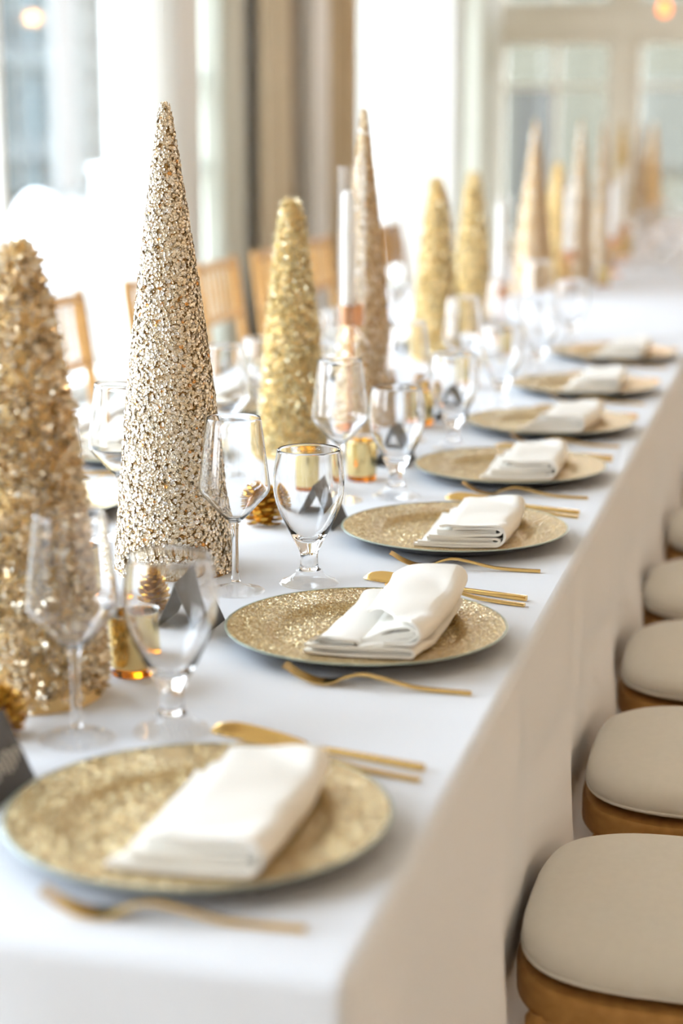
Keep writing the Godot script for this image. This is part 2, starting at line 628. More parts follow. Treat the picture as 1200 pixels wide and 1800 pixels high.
func tablecloth() -> void:
	var m := mb()
	var R := 0.012
	var x0 := FAR_X + R
	var x1 := EDGE_X - R
	var z0 := NEAR_Z - R
	var z1 := END_Z + R
	var per := []        # perimeter of the inset rectangle with outward directions
	var nz := 420
	var nx := 70
	for i in nz:
		per.append([Vector3(x1, 0, lerpf(z0, z1, float(i) / nz)), Vector2(1, 0)])
	for i in 6:
		var a := PI / 2 * i / 6.0
		per.append([Vector3(x1, 0, z1), Vector2(cos(a), -sin(a))])
	for i in nx:
		per.append([Vector3(lerpf(x1, x0, float(i) / nx), 0, z1), Vector2(0, -1)])
	for i in 6:
		var a := PI / 2 * i / 6.0
		per.append([Vector3(x0, 0, z1), Vector2(-sin(a), -cos(a))])
	for i in nz:
		per.append([Vector3(x0, 0, lerpf(z1, z0, float(i) / nz)), Vector2(-1, 0)])
	for i in 6:
		var a := PI / 2 * i / 6.0
		per.append([Vector3(x0, 0, z0), Vector2(-cos(a), sin(a))])
	for i in nx:
		per.append([Vector3(lerpf(x0, x1, float(i) / nx), 0, z0), Vector2(0, 1)])
	for i in 6:
		var a := PI / 2 * i / 6.0
		per.append([Vector3(x1, 0, z0), Vector2(sin(a), cos(a))])
	var rings := []
	for k in 5:
		var a := PI / 2 * k / 4.0
		var r := PackedVector3Array()
		for e in per:
			r.append(e[0] + Vector3(e[1].x, 0, e[1].y) * R * sin(a) + Vector3(0, TABLE_Y - R * (1 - cos(a)), 0))
		rings.append(r)
	var drop := TABLE_Y - R - 0.006
	for k in range(1, 15):
		var d := k / 14.0
		var r := PackedVector3Array()
		for e in per:
			r.append(e[0] + Vector3(e[1].x, 0, e[1].y) * (R + 0.012 * d + cloth_fold(e[0], e[1], d)) + Vector3(0, TABLE_Y - R - drop * d, 0))
		rings.append(r)
	m.loft(rings, true, false, false)
	m.flip()
	# the flat top, with pressed creases across it in the empty stretch
	var creases := [-1.63, -5.05, -5.35, -5.7, -6.1, -6.55, -7.0]
	m.sheet(16, 500, func(u: float, v: float) -> Vector3:
		var z := lerpf(z0, z1, v)
		var edge := minf(1.0, minf(u, 1 - u) * 12.0)
		var y := 0.0
		for c in creases:
			var d: float = (z - c) / 0.012
			y += 0.0016 * exp(-d * d)
		return Vector3(lerpf(x0, x1, u), TABLE_Y + (y if z < -5.0 else y * 0.2) * edge, z))
	var o := part("tablecloth", m.mesh(60), M.tablecloth)
	tag(o, "white floor-length tablecloth covering the long banquet table", "tablecloth")


# ---------------------------------------------------------------- tableware
func make_charger() -> Node3D:
	var t := thing("charger_plate", "-", "charger plate", Vector3.ZERO, 0, "gold glitter chargers on the long table")
	var top := spline(V2([0.0, 0.0075, 0.06, 0.0075, 0.1, 0.0078, 0.108, 0.0092, 0.116, 0.0135, 0.124, 0.0158, 0.145, 0.0185, 0.1625, 0.0208]), 4)
	var low := V2([0.1625, 0.0200, 0.14, 0.0172, 0.12, 0.0134, 0.11, 0.0066, 0.0, 0.0066])
	part("glitter_face", mb().lathe(top + low, 128).mesh(50), M.glitter_gold, t)
	part("lip", mb().ring_lathe(V2([0.1626, 0.0211, 0.1645, 0.0212, 0.1655, 0.0204, 0.1645, 0.0193, 0.1626, 0.0193]), 128).mesh(70), M.charger_lip, t)
	part("underside", mb().ring_lathe(V2([0.1630, 0.0198, 0.14, 0.0170, 0.12, 0.0132, 0.11, 0.0064, 0.09, 0.0060, 0.088, 0.0, 0.112, 0.0, 0.126, 0.0045, 0.140, 0.0090, 0.154, 0.0140, 0.1625, 0.0180]), 96).mesh(50), M.charger_back, t)
	return t


func strip(m: MB, path: Array, th: float, zb: float, zfront: Callable, seed_: int, droop := 0.0) -> void:
	var n := path.size()
	var up := []
	var dn := []
	for i in n:
		var d: Vector2 = (path[mini(i + 1, n - 1)] - path[maxi(i - 1, 0)]).normalized()
		var nn := Vector2(-d.y, d.x) * th / 2
		up.append([path[i] + nn, float(i) / (n - 1)])
		dn.push_front([path[i] - nn, float(i) / (n - 1)])
	var outline := up + dn
	var rings := []
	var R := RandomNumberGenerator.new()
	R.seed = seed_
	var ph := R.randf() * 6.0
	var K := 16
	for k in K + 1:
		var s := k / float(K)
		var r := PackedVector3Array()
		for e in outline:
			var p: Vector2 = e[0]
			var z: float = lerpf(zb, zfront.call(e[1]), s)
			var wob := 0.0012 * sin(z * 40 + ph + p.x * 30)
			var lift := 0.0010 * sin(z * 55 + ph * 2 + p.x * 45) * clampf(p.y * 60, 0, 1)
			# the ends lie up on the rim of the charger, whose middle is 3 cm to the left
			var rr := Vector2(p.x + 0.03, z).length()
			var rise := 0.0082 * smoothstep(0.092, 0.120, rr) + 0.0035 * smoothstep(0.118, 0.150, rr)
			r.append(Vector3(p.x + wob, maxf(0.0002, p.y * (1.0 - droop * s) + lift) + rise, z))
		rings.append(r)
	var b := m.v.size()
	var t0 := m.t.size()
	m.loft(rings, true, false, false)
	var w := outline.size()
	for e in [0, K]:
		for i in n - 1:
			var p: int = b + e * w + i
			var q: int = b + e * w + w - 1 - i
			m.t.append_array(PackedInt32Array([p, q, q - 1, p, q - 1, p + 1]) if e == 0 else PackedInt32Array([p, q - 1, q, p, p + 1, q - 1]))
	m._outward(t0)


func arc2(c: Vector2, r: Vector2, a0: float, a1: float, n := 7) -> Array:
	var out := []
	for i in n + 1:
		var a := deg_to_rad(lerpf(a0, a1, float(i) / n))
		out.append(c + Vector2(cos(a) * r.x, sin(a) * r.y))
	return out


func dense(p: Array, step := 0.006) -> Array:
	var out := [p[0]]
	for i in range(1, p.size()):
		var l: float = p[i - 1].distance_to(p[i])
		var k := maxi(1, int(l / step))
		for j in k:
			out.append(p[i - 1].lerp(p[i], (j + 1.0) / k))
	return out


func make_napkin(kind: int) -> Node3D:
	var t := thing("napkin", "-", "napkin", Vector3.ZERO, 0, "folded white napkins on the chargers")
	var m := mb()
	var F := func(z: float) -> Callable:
		return func(_u): return z
	if kind == 0:
		var wrap := dense(V2([-0.066, 0.0018, 0.046, 0.0018]) + arc2(Vector2(0.046, 0.0160), Vector2(0.0135, 0.0142), -80, 90) + V2([0.02, 0.0310, -0.022, 0.0318, -0.031, 0.0295]))
		strip(m, wrap, 0.0034, -0.100, F.call(0.125), 1)
		strip(m, dense(V2([-0.063, 0.0056, 0.046, 0.0056]) + arc2(Vector2(0.047, 0.0092), Vector2(0.007, 0.0036), -80, 90) + V2([0.0, 0.0130, -0.050, 0.0124])), 0.0036, -0.096, F.call(0.124), 2)
		strip(m, dense(V2([-0.050, 0.0088, 0.044, 0.0092])), 0.0040, -0.095, F.call(0.119), 10)
		strip(m, dense(V2([-0.046, 0.0164, 0.042, 0.0168]) + arc2(Vector2(0.043, 0.0216), Vector2(0.013, 0.0050), -80, 90) + V2([0.0, 0.0270, -0.014, 0.0266])), 0.0036, -0.097, F.call(0.125), 3)
		strip(m, dense(V2([-0.036, 0.0208, 0.03, 0.0218, 0.048, 0.0218])), 0.0066, -0.094, F.call(0.118), 4)
	else:
		strip(m, dense(V2([-0.066, 0.0018, 0.055, 0.0018]) + arc2(Vector2(0.055, 0.006), Vector2(0.006, 0.0042), -80, 90) + V2([0.0, 0.0102, -0.064, 0.0094])), 0.0036, -0.110, F.call(0.125), 5)
		strip(m, dense(V2([-0.060, 0.0056, 0.056, 0.0058])), 0.0046, -0.108, F.call(0.117), 11)
		strip(m, dense(spline(V2([-0.060, 0.0125, -0.052, 0.0165, -0.030, 0.0200, -0.010, 0.0180, -0.002, 0.0138, 0.010, 0.0140, 0.03, 0.0150, 0.056, 0.0148]), 4), 0.004), 0.0032, -0.108, func(u): return 0.124 - 0.008 * sin(u * 9.0) * sin(u * 9.0), 6)
		strip(m, dense(V2([-0.050, 0.0128, -0.030, 0.0145, -0.012, 0.0130])), 0.0050, -0.08, F.call(0.112), 7)
		# the big flap: rolled over at the right, its corner turned back so its front edge runs on the slant
		var flap := dense(V2([0.022, 0.0175, 0.05, 0.0178]) + arc2(Vector2(0.052, 0.0330), Vector2(0.0145, 0.0152), -78, 80) + spline(V2([0.054, 0.0485, 0.02, 0.0510, -0.006, 0.0480, -0.024, 0.0380]), 4), 0.004)
		strip(m, flap, 0.0034, -0.112, func(u): return lerpf(0.124, 0.012, smoothstep(0.42, 1.0, u)), 8, 0.18)
		var under := dense(V2([0.026, 0.0200, 0.05, 0.0205]) + arc2(Vector2(0.050, 0.0285), Vector2(0.0115, 0.0080), -78, 80) + spline(V2([0.050, 0.0368, 0.030, 0.0350, 0.010, 0.0260, -0.006, 0.0205, -0.020, 0.0175]), 4), 0.004)
		strip(m, under, 0.0034, -0.108, func(u): return lerpf(0.122, 0.100, u), 9, 0.12)
		strip(m, dense(V2([-0.004, 0.0185, 0.02, 0.0235, 0.036, 0.0270, 0.057, 0.0280])), 0.0090, -0.105, F.call(0.108), 12, 0.12)
	part("folded_cloth", m.mesh(35), M.linen, t)
	return t


func section(c: Vector3, w: float, th: float, k := 0.35) -> PackedVector3Array:
	# rounded bar section, its length along x
	var r := PackedVector3Array()
	for j in 12:
		var a := TAU * (j + 0.5) / 12
		var ca := cos(a)
		var sa := sin(a)
		r.append(c + Vector3(0, signf(sa) * pow(absf(sa), k) * th / 2, signf(ca) * pow(absf(ca), k) * w / 2))
	return r


func _mix4(p: Array, i: int, s: float) -> Vector4:
	var o := Vector4()
	for k in 4:
		o[k] = cubic_interpolate(p[i][k], p[i + 1][k], p[maxi(i - 1, 0)][k], p[mini(i + 2, p.size() - 1)][k], s) if k else lerpf(p[i][k], p[i + 1][k], s)
	return o


func bar(rows: Array) -> MB:
	# rows: [distance from the handle end, height, width, thickness]; the length runs towards -x
	var pts := []
	for q in rows:
		pts.append(Vector4(q[0], q[1], q[2], q[3]))
	var rings := []
	for i in pts.size() - 1:
		for k in 5:
			var p: Vector4 = _mix4(pts, i, k / 5.0)
			rings.append(section(Vector3(-p.x, p.y, 0), p.z, p.w))
	var z: Vector4 = pts[-1]
	rings.append(section(Vector3(-z.x, z.y, 0), z.z, z.w))
	return mb().loft(rings)


func make_fork() -> Node3D:
	var t := thing("fork", "-", "fork", Vector3.ZERO, 0, "gold forks beside the chargers")
	part("handle", bar([[0, 0.0022, 0.0072, 0.0042], [0.06, 0.0040, 0.0062, 0.0040], [0.105, 0.0125, 0.005, 0.0036], [0.122, 0.0138, 0.0052, 0.0034], [0.138, 0.0095, 0.0095, 0.0028], [0.150, 0.0045, 0.0185, 0.0022], [0.162, 0.0028, 0.0225, 0.0020]]).mesh(50), M.cutlery_gold, t)
	for k in 4:
		var m := bar([[0.158, 0.0030, 0.0046, 0.0019], [0.172, 0.0040, 0.0040, 0.0018], [0.19, 0.0105, 0.0032, 0.0016], [0.205, 0.0190, 0.0020, 0.0012]])
		for i in m.v.size():
			m.v[i].z += (k - 1.5) * 0.0058
		part("tine", m.mesh(50), M.cutlery_gold, t)
	return t


func make_knife() -> Node3D:
	var t := thing("knife", "-", "knife", Vector3.ZERO, 0, "gold knives beyond the chargers")
	part("handle", bar([[0, 0.0036, 0.0075, 0.0066], [0.05, 0.0036, 0.0068, 0.0060], [0.1, 0.0036, 0.0060, 0.0052], [0.118, 0.0032, 0.0070, 0.0038]]).mesh(50), M.cutlery_gold, t)
	var rings := []
	for i in 25:
		var s := i / 24.0
		var w := 0.0075 + 0.0125 * sin(minf(s * 1.25, 1.0) * PI / 2) * 1.0
		if s > 0.72:
			w *= sqrt(maxf(0.0, 1.0 - pow((s - 0.72) / 0.281, 2.2)))
		# the blade rests on its lower edge, leaning back
		var r := section(Vector3.ZERO, maxf(w, 0.0004), 0.0024 - 0.0008 * s, 0.7)
		var lean := deg_to_rad(34.0 * smoothstep(0.0, 0.15, s))
		for j in r.size():
			r[j] = r[j].rotated(Vector3.RIGHT, lean) + Vector3(-0.115 - 0.118 * s, 0.0014 + maxf(0.0018 * (1 - s), 0.5 * w * sin(lean)), 0.0022 * s)
		rings.append(r)
	part("blade", mb().loft(rings).mesh(50), M.cutlery_gold, t)
	return t


func make_spoon() -> Node3D:
	var t := thing("spoon", "-", "spoon", Vector3.ZERO, 0, "gold spoons between knife and charger")
	part("handle", bar([[0, 0.0022, 0.0072, 0.0042], [0.06, 0.0038, 0.0062, 0.0040], [0.105, 0.0105, 0.005, 0.0036], [0.122, 0.0095, 0.0055, 0.0032], [0.136, 0.0052, 0.0085, 0.0024]]).mesh(50), M.cutlery_gold, t)
	var top := []
	for i in 15:
		var s := i / 14.0
		var x := -0.131 - 0.062 * s
		var w := 0.0365 * pow(maxf(sin(PI * clampf(s * 0.97 + 0.03, 0, 1)), 0.0), 0.6)
		var r := PackedVector3Array()
		for j in 9:
			var q := j / 8.0 * 2 - 1
			r.append(Vector3(x, 0.0075 - 0.0062 * sin(PI * s) * (1 - q * q) + 0.0012 * s, q * w / 2))
		for j in 9:
			var q := 1 - j / 8.0 * 2
			r.append(Vector3(x, 0.0062 - 0.0058 * sin(PI * s) * (1 - q * q) + 0.0012 * s, q * (w / 2 + 0.0003)))
		top.append(r)
	part("bowl", mb().loft(top).mesh(60), M.cutlery_gold, t)
	return t


func make_wine_glass() -> Node3D:
	var t := thing("wine_glass", "-", "wine glass", Vector3.ZERO, 0, "angular wine glasses on the table")
	var outer := spline(V2([0.0, 0.0, 0.034, 0.0, 0.0365, 0.0011, 0.0355, 0.0023, 0.022, 0.0047, 0.0085, 0.0105, 0.0053, 0.02, 0.0043, 0.05, 0.0046, 0.08, 0.0078, 0.0925, 0.016, 0.1, 0.032, 0.1175, 0.0425, 0.1290, 0.0455, 0.1375, 0.0446, 0.149, 0.0396, 0.19, 0.0350, 0.2255]), 4)
	var inner := spline(V2([0.0347, 0.2262, 0.0340, 0.2255, 0.0386, 0.19, 0.0435, 0.149, 0.0443, 0.1378, 0.0414, 0.1298, 0.031, 0.1187, 0.0150, 0.1022, 0.006, 0.0967, 0.0, 0.0955]), 4)
	part("bowl_and_stem", mb().lathe([Vector2(0, 0.0125)] + outer.filter(func(p): return p.y > 0.0125) + inner, 72).mesh(60), M.clear_glass, t)
	part("foot", mb().lathe(spline(V2([0.0, 0.0, 0.034, 0.0, 0.0365, 0.0011, 0.0355, 0.0023, 0.022, 0.0047, 0.0085, 0.0105, 0.0070, 0.0123, 0.0, 0.0123]), 4), 64).mesh(50), M.thin_glass, t)
	return t


func make_goblet() -> Node3D:
	var t := thing("water_goblet", "-", "goblet", Vector3.ZERO, 0, "footed water goblets on the table")
	var outer := spline(V2([0.0, 0.0, 0.036, 0.0, 0.0378, 0.0016, 0.0365, 0.0036, 0.027, 0.0078, 0.0190, 0.0145, 0.0162, 0.0180, 0.0128, 0.0210, 0.0117, 0.030, 0.0119, 0.040, 0.0146, 0.048, 0.022, 0.062, 0.033, 0.084, 0.042, 0.105, 0.0462, 0.125, 0.0461, 0.145, 0.0438, 0.164, 0.0412, 0.1785]), 4)
	var inner := spline(V2([0.0406, 0.1793, 0.0396, 0.1785, 0.0420, 0.164, 0.0442, 0.145, 0.0443, 0.125, 0.040, 0.106, 0.0305, 0.086, 0.019, 0.068, 0.009, 0.0605, 0.0, 0.0585]), 4)
	part("bowl_and_stem", mb().lathe([Vector2(0, 0.0185)] + outer.filter(func(p): return p.y > 0.0185) + inner, 72).mesh(60), M.clear_glass, t)
	part("foot", mb().lathe(spline(V2([0.0, 0.0, 0.036, 0.0, 0.0378, 0.0016, 0.0365, 0.0036, 0.027, 0.0078, 0.0190, 0.0145, 0.0160, 0.0183, 0.0, 0.0183]), 4), 64).mesh(50), M.thin_glass, t)
	return t


func make_votive() -> Node3D:
	var t := thing("votive_holder", "-", "candle holder", Vector3.ZERO, 0, "gold mercury glass votives")
	part("glass_base", mb().lathe(V2([0.0, 0.0, 0.0235, 0.0, 0.0250, 0.0015, 0.0254, 0.0080, 0.0245, 0.0092, 0.0, 0.0092]), 48).mesh(40), M.amber_glass, t)
	part("mirrored_cup", mb().lathe(V2([0.0, 0.0094, 0.0245, 0.0094, 0.0256, 0.0115, 0.0280, 0.0660, 0.0276, 0.0680, 0.0266, 0.0680, 0.0264, 0.0660, 0.0238, 0.0150, 0.0, 0.0150]), 48).mesh(40), M.mercury, t)
	part("rim", mb().ring_lathe(V2([0.0278, 0.0681, 0.0282, 0.0700, 0.0276, 0.0710, 0.0268, 0.0700, 0.0266, 0.0681]), 48).mesh(70), M.clear_glass, t)
	return t


func make_pinecone() -> Node3D:
	var t := thing("pinecone", "-", "pinecone", Vector3.ZERO, 0, "gold painted pinecones along the table runner")
	part("core", mb().lathe(spline(V2([0.0, 0.003, 0.010, 0.004, 0.015, 0.018, 0.013, 0.036, 0.006, 0.052, 0.0, 0.058]), 4), 16).mesh(60), M.pinecone, t)
	var sc := mb()
	var rings := []
	for i in 7:
		var s := i / 6.0
		var w := lerpf(0.35, 1.0, smoothstep(0.0, 0.6, s)) * (1.0 if s < 0.8 else 1.0 - (s - 0.8) * 1.8)
		var r := PackedVector3Array()
		for j in 8:
			var a := TAU * j / 8
			r.append(Vector3(cos(a) * 0.5 * w, s * s * 0.28 + sin(a) * (0.05 + 0.06 * s), s))
		rings.append(r)
	sc.loft(rings)
	var sm := sc.mesh(50)
	var n := 78
	for i in n:
		var s := i / float(n - 1)
		var a := i * 2.39996
		var y := lerpf(0.006, 0.054, s)
		var len := 0.019 * pow(sin(PI * lerpf(0.28, 0.97, s)), 0.8) + 0.002
		var up := lerpf(-0.35, 1.15, s)
		var o := part("scale", sm, M.pinecone, t)
		var fwd := Vector3(cos(a) * cos(up), sin(up), sin(a) * cos(up))
		var side := Vector3.UP.cross(fwd).normalized()
		var rad := 0.009 * sin(PI * lerpf(0.25, 0.95, s))
		o.transform = Transform3D(Basis(side * len * 0.85, fwd.cross(side) * len * 0.8, fwd * len), Vector3(cos(a) * rad, y, sin(a) * rad))
	return t


func make_card(ink: bool) -> Node3D:
	var t := thing("place_card", "-", "place card", Vector3.ZERO, 0, "dark tent place cards")
	var L := 0.092
	for s in [1, -1]:
		var m := mb()
		var out := [Vector2(0.0, 0.066), Vector2(0.030 * s, 0.0), Vector2(0.0288 * s, 0.0), Vector2(-0.0004 * s, 0.0645)]
		var r0 := PackedVector3Array()
		var r1 := PackedVector3Array()
		for p in out:
			r0.append(Vector3(p.x, p.y, -L / 2))
			r1.append(Vector3(p.x, p.y, L / 2))
		m.loft([r0, r1])
		part("panel", m.mesh(30), M.card, t)
	if ink:
		# pale handwriting, too soft in the photograph to read: loops of a pen stroke
		var m := mb()
		var on := func(u: float, h: float) -> Vector3:
			var k := (0.066 - h) / 0.066
			return Vector3(0.0307 * k + 0.0003, h + 0.0002, -u)
		var pts := []
		var rad := []
		for i in 90:
			var s := i / 89.0
			var u := -0.034 + 0.068 * s + 0.0035 * sin(s * 52.0)
			pts.append(on.call(u, 0.026 + (0.004 + 0.005 * absf(sin(s * 7.0))) * cos(s * 52.0)))
			rad.append(0.0007 + 0.0004 * sin(s * 52.0))
		m.tube(pts, rad, 6)
		part("handwriting", m.mesh(70), M.card_ink, t)
	return t


func candlestick(at: Vector3, cup: float, top: float, sleeve: float, who: String) -> void:
	var t := thing("candlestick", "rose gold candlestick with a slim stem, " + who, "candlestick", at, 0, "slim rose gold candlesticks")
	part("base", mb().lathe(V2([0.0, 0.0, 0.037, 0.0, 0.038, 0.0015, 0.036, 0.004, 0.012, 0.007, 0.0045, 0.012, 0.0, 0.012]), 40).mesh(40), M.rose_gold, t)
	part("stem", mb().lathe(V2([0.0, 0.010, 0.0038, 0.010, 0.0036, cup - 0.002, 0.0, cup - 0.002]), 16).mesh(40), M.rose_gold, t)
	part("cup", mb().lathe(V2([0.0, cup - 0.004, 0.0225, cup - 0.004, 0.0235, cup - 0.002, 0.0235, cup + 0.034, 0.0225, cup + 0.035, 0.0208, cup + 0.035, 0.0208, cup + 0.006, 0.0, cup + 0.006]), 40).mesh(40), M.rose_gold, t)
	var c := thing("taper_candle", "white taper candle in the rose gold candlestick, " + who, "candle", at + Vector3(-0.0065, cup + 0.0065, 0), 0, "white taper candles")
	var h := top - cup - 0.0065
	part("wax", mb().lathe(V2([0.0, 0.0, 0.0130, 0.0, 0.0125, h - 0.012, 0.0105, h - 0.003, 0.003, h, 0.0, h]), 28).mesh(50), M.wax, c)
	part("wick", mb().tube([Vector3(0, h - 0.002, 0), Vector3(0.0005, h + 0.005, 0), Vector3(0.002, h + 0.010, 0)], [0.0009, 0.0009, 0.0007], 6).mesh(), M.wick, c)
	var g := thing("glass_chimney", "clear glass chimney round the white candle, " + who, "glass chimney", at + Vector3(0, cup - 0.003, 0), 0, "glass chimneys on the candlesticks")
	var e := sleeve - cup + 0.003
	part("sleeve", mb().ring_lathe(V2([0.0240, 0.0, 0.0258, 0.0, 0.0258, e - 0.001, 0.0252, e, 0.0245, e - 0.001, 0.0245, 0.001]), 48).mesh(40), M.thin_glass, g)


# ---------------------------------------------------------------- glitter trees
func sequin_mesh(seg: int, prof: Array) -> ArrayMesh:
	var m := mb()
	var rings := []
	for q in prof:
		var r := PackedVector3Array()
		for j in seg:
			var a := TAU * j / seg
			r.append(Vector3(cos(a) * q[0], q[1], sin(a) * q[0]))
		rings.append(r)
	return m.loft(rings, true, false, false).mesh(50)


func petal_mesh() -> ArrayMesh:
	# a curled foil leaf about one unit long
	return mb().sheet(2, 3, func(u: float, v: float) -> Vector3:
		var q := u * 2 - 1
		var w := 0.42 * sin(PI * (0.12 + 0.86 * v))
		return Vector3(q * w, 0.20 * v * v + 0.07 * q * q, v)).mesh(50)


func scatter(n: String, mesh: Mesh, m: Material, parent: Node, xf: Array, cols: Array) -> void:
	# thousands of alike flakes, too small to pick apart, joined into one mesh
	var a := mesh.surface_get_arrays(0)
	var bv: PackedVector3Array = a[Mesh.ARRAY_VERTEX]
	var bn: PackedVector3Array = a[Mesh.ARRAY_NORMAL]
	var bi: PackedInt32Array = a[Mesh.ARRAY_INDEX]
	var V := PackedVector3Array()
	var N := PackedVector3Array()
	var C := PackedColorArray()
	var I := PackedInt32Array()
	var one := PackedColorArray()
	one.resize(bv.size())
	for i in xf.size():
		var t: Transform3D = xf[i]
		var at := V.size()
		V.append_array(t * bv)
		N.append_array(Transform3D(t.basis.orthonormalized(), Vector3.ZERO) * bn)
		one.fill(cols[i])
		C.append_array(one)
		for q in bi:
			I.append(at + q)
	var arr := []
	arr.resize(Mesh.ARRAY_MAX)
	arr[Mesh.ARRAY_VERTEX] = V
	arr[Mesh.ARRAY_NORMAL] = N
	arr[Mesh.ARRAY_COLOR] = C
	arr[Mesh.ARRAY_INDEX] = I
	var am := ArrayMesh.new()
	am.add_surface_from_arrays(Mesh.PRIMITIVE_TRIANGLES, arr)
	part(n, am, m, parent).set_meta("kind", "stuff")


func cone_radius(prof: Array, y: float) -> float:
	for i in prof.size() - 1:
		if y <= prof[i + 1].y:
			return lerpf(prof[i].x, prof[i + 1].x, (y - prof[i].y) / (prof[i + 1].y - prof[i].y))
	return prof[-1].x


func surface_point(prof: Array, h: float, rmax: float, low := 0.003) -> Array:
	# a point on the cone, evenly spread over its surface: [position, outward normal]
	while true:
		var y := lerpf(low, h, rng.randf())
		var r := cone_radius(prof, y)
		if rng.randf() * rmax <= r + 0.002:
			var a := rng.randf() * TAU
			var dr := (cone_radius(prof, minf(y + 0.01, h)) - cone_radius(prof, maxf(y - 0.01, 0.0))) / 0.02
			var nn := Vector3(cos(a), -dr, sin(a)).normalized()
			return [Vector3(cos(a) * r, y, sin(a) * r), nn]
	return []


func facing(nn: Vector3, jitter: float) -> Basis:
	var n := (nn + Vector3(rng.randfn(), rng.randfn(), rng.randfn()) * jitter).normalized()
	var s := n.cross(Vector3(rng.randfn(), rng.randfn(), rng.randfn())).normalized()
	return Basis(s, n, s.cross(n))


func sequin_tree(label: String, at: Vector3, prof: Array, n: int, size: float, tone: Array, sd: int) -> void:
	rng.seed = sd
	var t := thing("sequin_tree", label, "decorative tree", at, 0, "tall sequin cone trees")
	var h: float = prof[-1].y
	part("cone", mb().lathe([Vector2(0, 0.0)] + prof + [Vector2(0, h + 0.002)], 40).mesh(60), M.glitter_champagne, t)
	var xf := []
	var cs := []
	for i in n:
		var q := surface_point(prof, h, prof[0].x)
		var s := size * rng.randf_range(0.65, 1.15) * 0.5
		var b := facing(q[1], 0.15)
		xf.append(Transform3D(b.scaled(Vector3.ONE * s), q[0] + q[1] * rng.randf_range(0.0003, 0.0026)))
		var c: Color = tone[0].lerp(tone[1], rng.randf())
		var k := rng.randf()
		if k < 0.02:
			c = Color(0.75, 0.36, 0.10)
		elif k < 0.026:
			c = Color(0.16, 0.13, 0.09)
		elif k < 0.15:
			c = Color(0.92, 0.89, 0.84)
		cs.append(c)
	scatter("sequins", sequin_mesh(7, [[0.2, 0.0], [0.65, 0.04], [1.0, 0.20]]) if n > 6500 else sequin_mesh(6, [[0.2, 0.0], [1.0, 0.14]]), M.sequin, t, xf, cs)
	xf = []
	cs = []
	for i in int(n * 0.7):
		var q := surface_point(prof, h, prof[0].x)
		xf.append(Transform3D(facing(q[1], 0.5).scaled(Vector3.ONE * size * 0.26), q[0] + q[1] * rng.randf_range(0.0005, 0.0022)))
		cs.append(tone[0].lerp(tone[1], rng.randf()))
	scatter("beads", sequin_mesh(5, [[0.25, 0.0], [1.0, 0.2]]), M.sequin, t, xf, cs)


func tinsel_tree(label: String, at: Vector3, prof: Array, n: int, size: float, tone: Array, sd: int) -> void:
	rng.seed = sd
	var t := thing("tinsel_tree", label, "decorative tree", at, 0, "short gold tinsel trees")
	var h: float = prof[-1].y
	part("cone", mb().lathe([Vector2(0, 0.0)] + prof + [Vector2(0, h + 0.002)], 32).mesh(60), M.gold_core, t)
	var xf := []
	var cs := []
	for i in n:
		var q := surface_point(prof, h, prof[0].x, size * 1.05)
		var d: Vector3 = (q[1] + Vector3(rng.randfn(), rng.randfn() + 0.2, rng.randfn()) * 0.9).normalized()
		if d.dot(q[1]) < 0.12:
			d = (d + q[1] * (0.3 - 2.0 * d.dot(q[1]))).normalized()
		var s := d.cross(Vector3(rng.randfn(), rng.randfn(), rng.randfn())).normalized()
		var k := size * rng.randf_range(0.6, 1.25)
		xf.append(Transform3D(Basis(s * k * 0.8, d.cross(s) * k, d * k), q[0] + q[1] * rng.randf_range(-0.001, 0.002)))
		cs.append(tone[0].lerp(tone[1], rng.randf()) if rng.randf() < 0.9 else tone[0].darkened(rng.randf_range(0.25, 0.55)))
	scatter("foil_leaves", petal_mesh(), M.tinsel, t, xf, cs)
	xf = []
	cs = []
	for i in n / 4:
		var q := surface_point(prof, h, prof[0].x, size * 1.9)
		var d: Vector3 = (q[1] + Vector3(rng.randfn(), rng.randfn(), rng.randfn()) * 0.5).normalized()
		var s := d.cross(Vector3(rng.randfn(), rng.randfn(), rng.randfn())).normalized()
		var k := size * rng.randf_range(1.2, 2.0)
		xf.append(Transform3D(Basis(s * k * 0.07, d.cross(s) * k * 0.4, d * k), q[0]))
		cs.append(tone[0].lerp(tone[1], rng.randf()))
	scatter("foil_needles", petal_mesh(), M.tinsel, t, xf, cs)


# ---------------------------------------------------------------- chairs
func oval(a: float, b: float, y: float, e := 3.4, n := 56) -> PackedVector3Array:
	var r := PackedVector3Array()
	for j in n:
		var t := TAU * j / n
		r.append(Vector3(signf(cos(t)) * pow(absf(cos(t)), 2.0 / e) * a, y, signf(sin(t)) * pow(absf(sin(t)), 2.0 / e) * b))
	return r


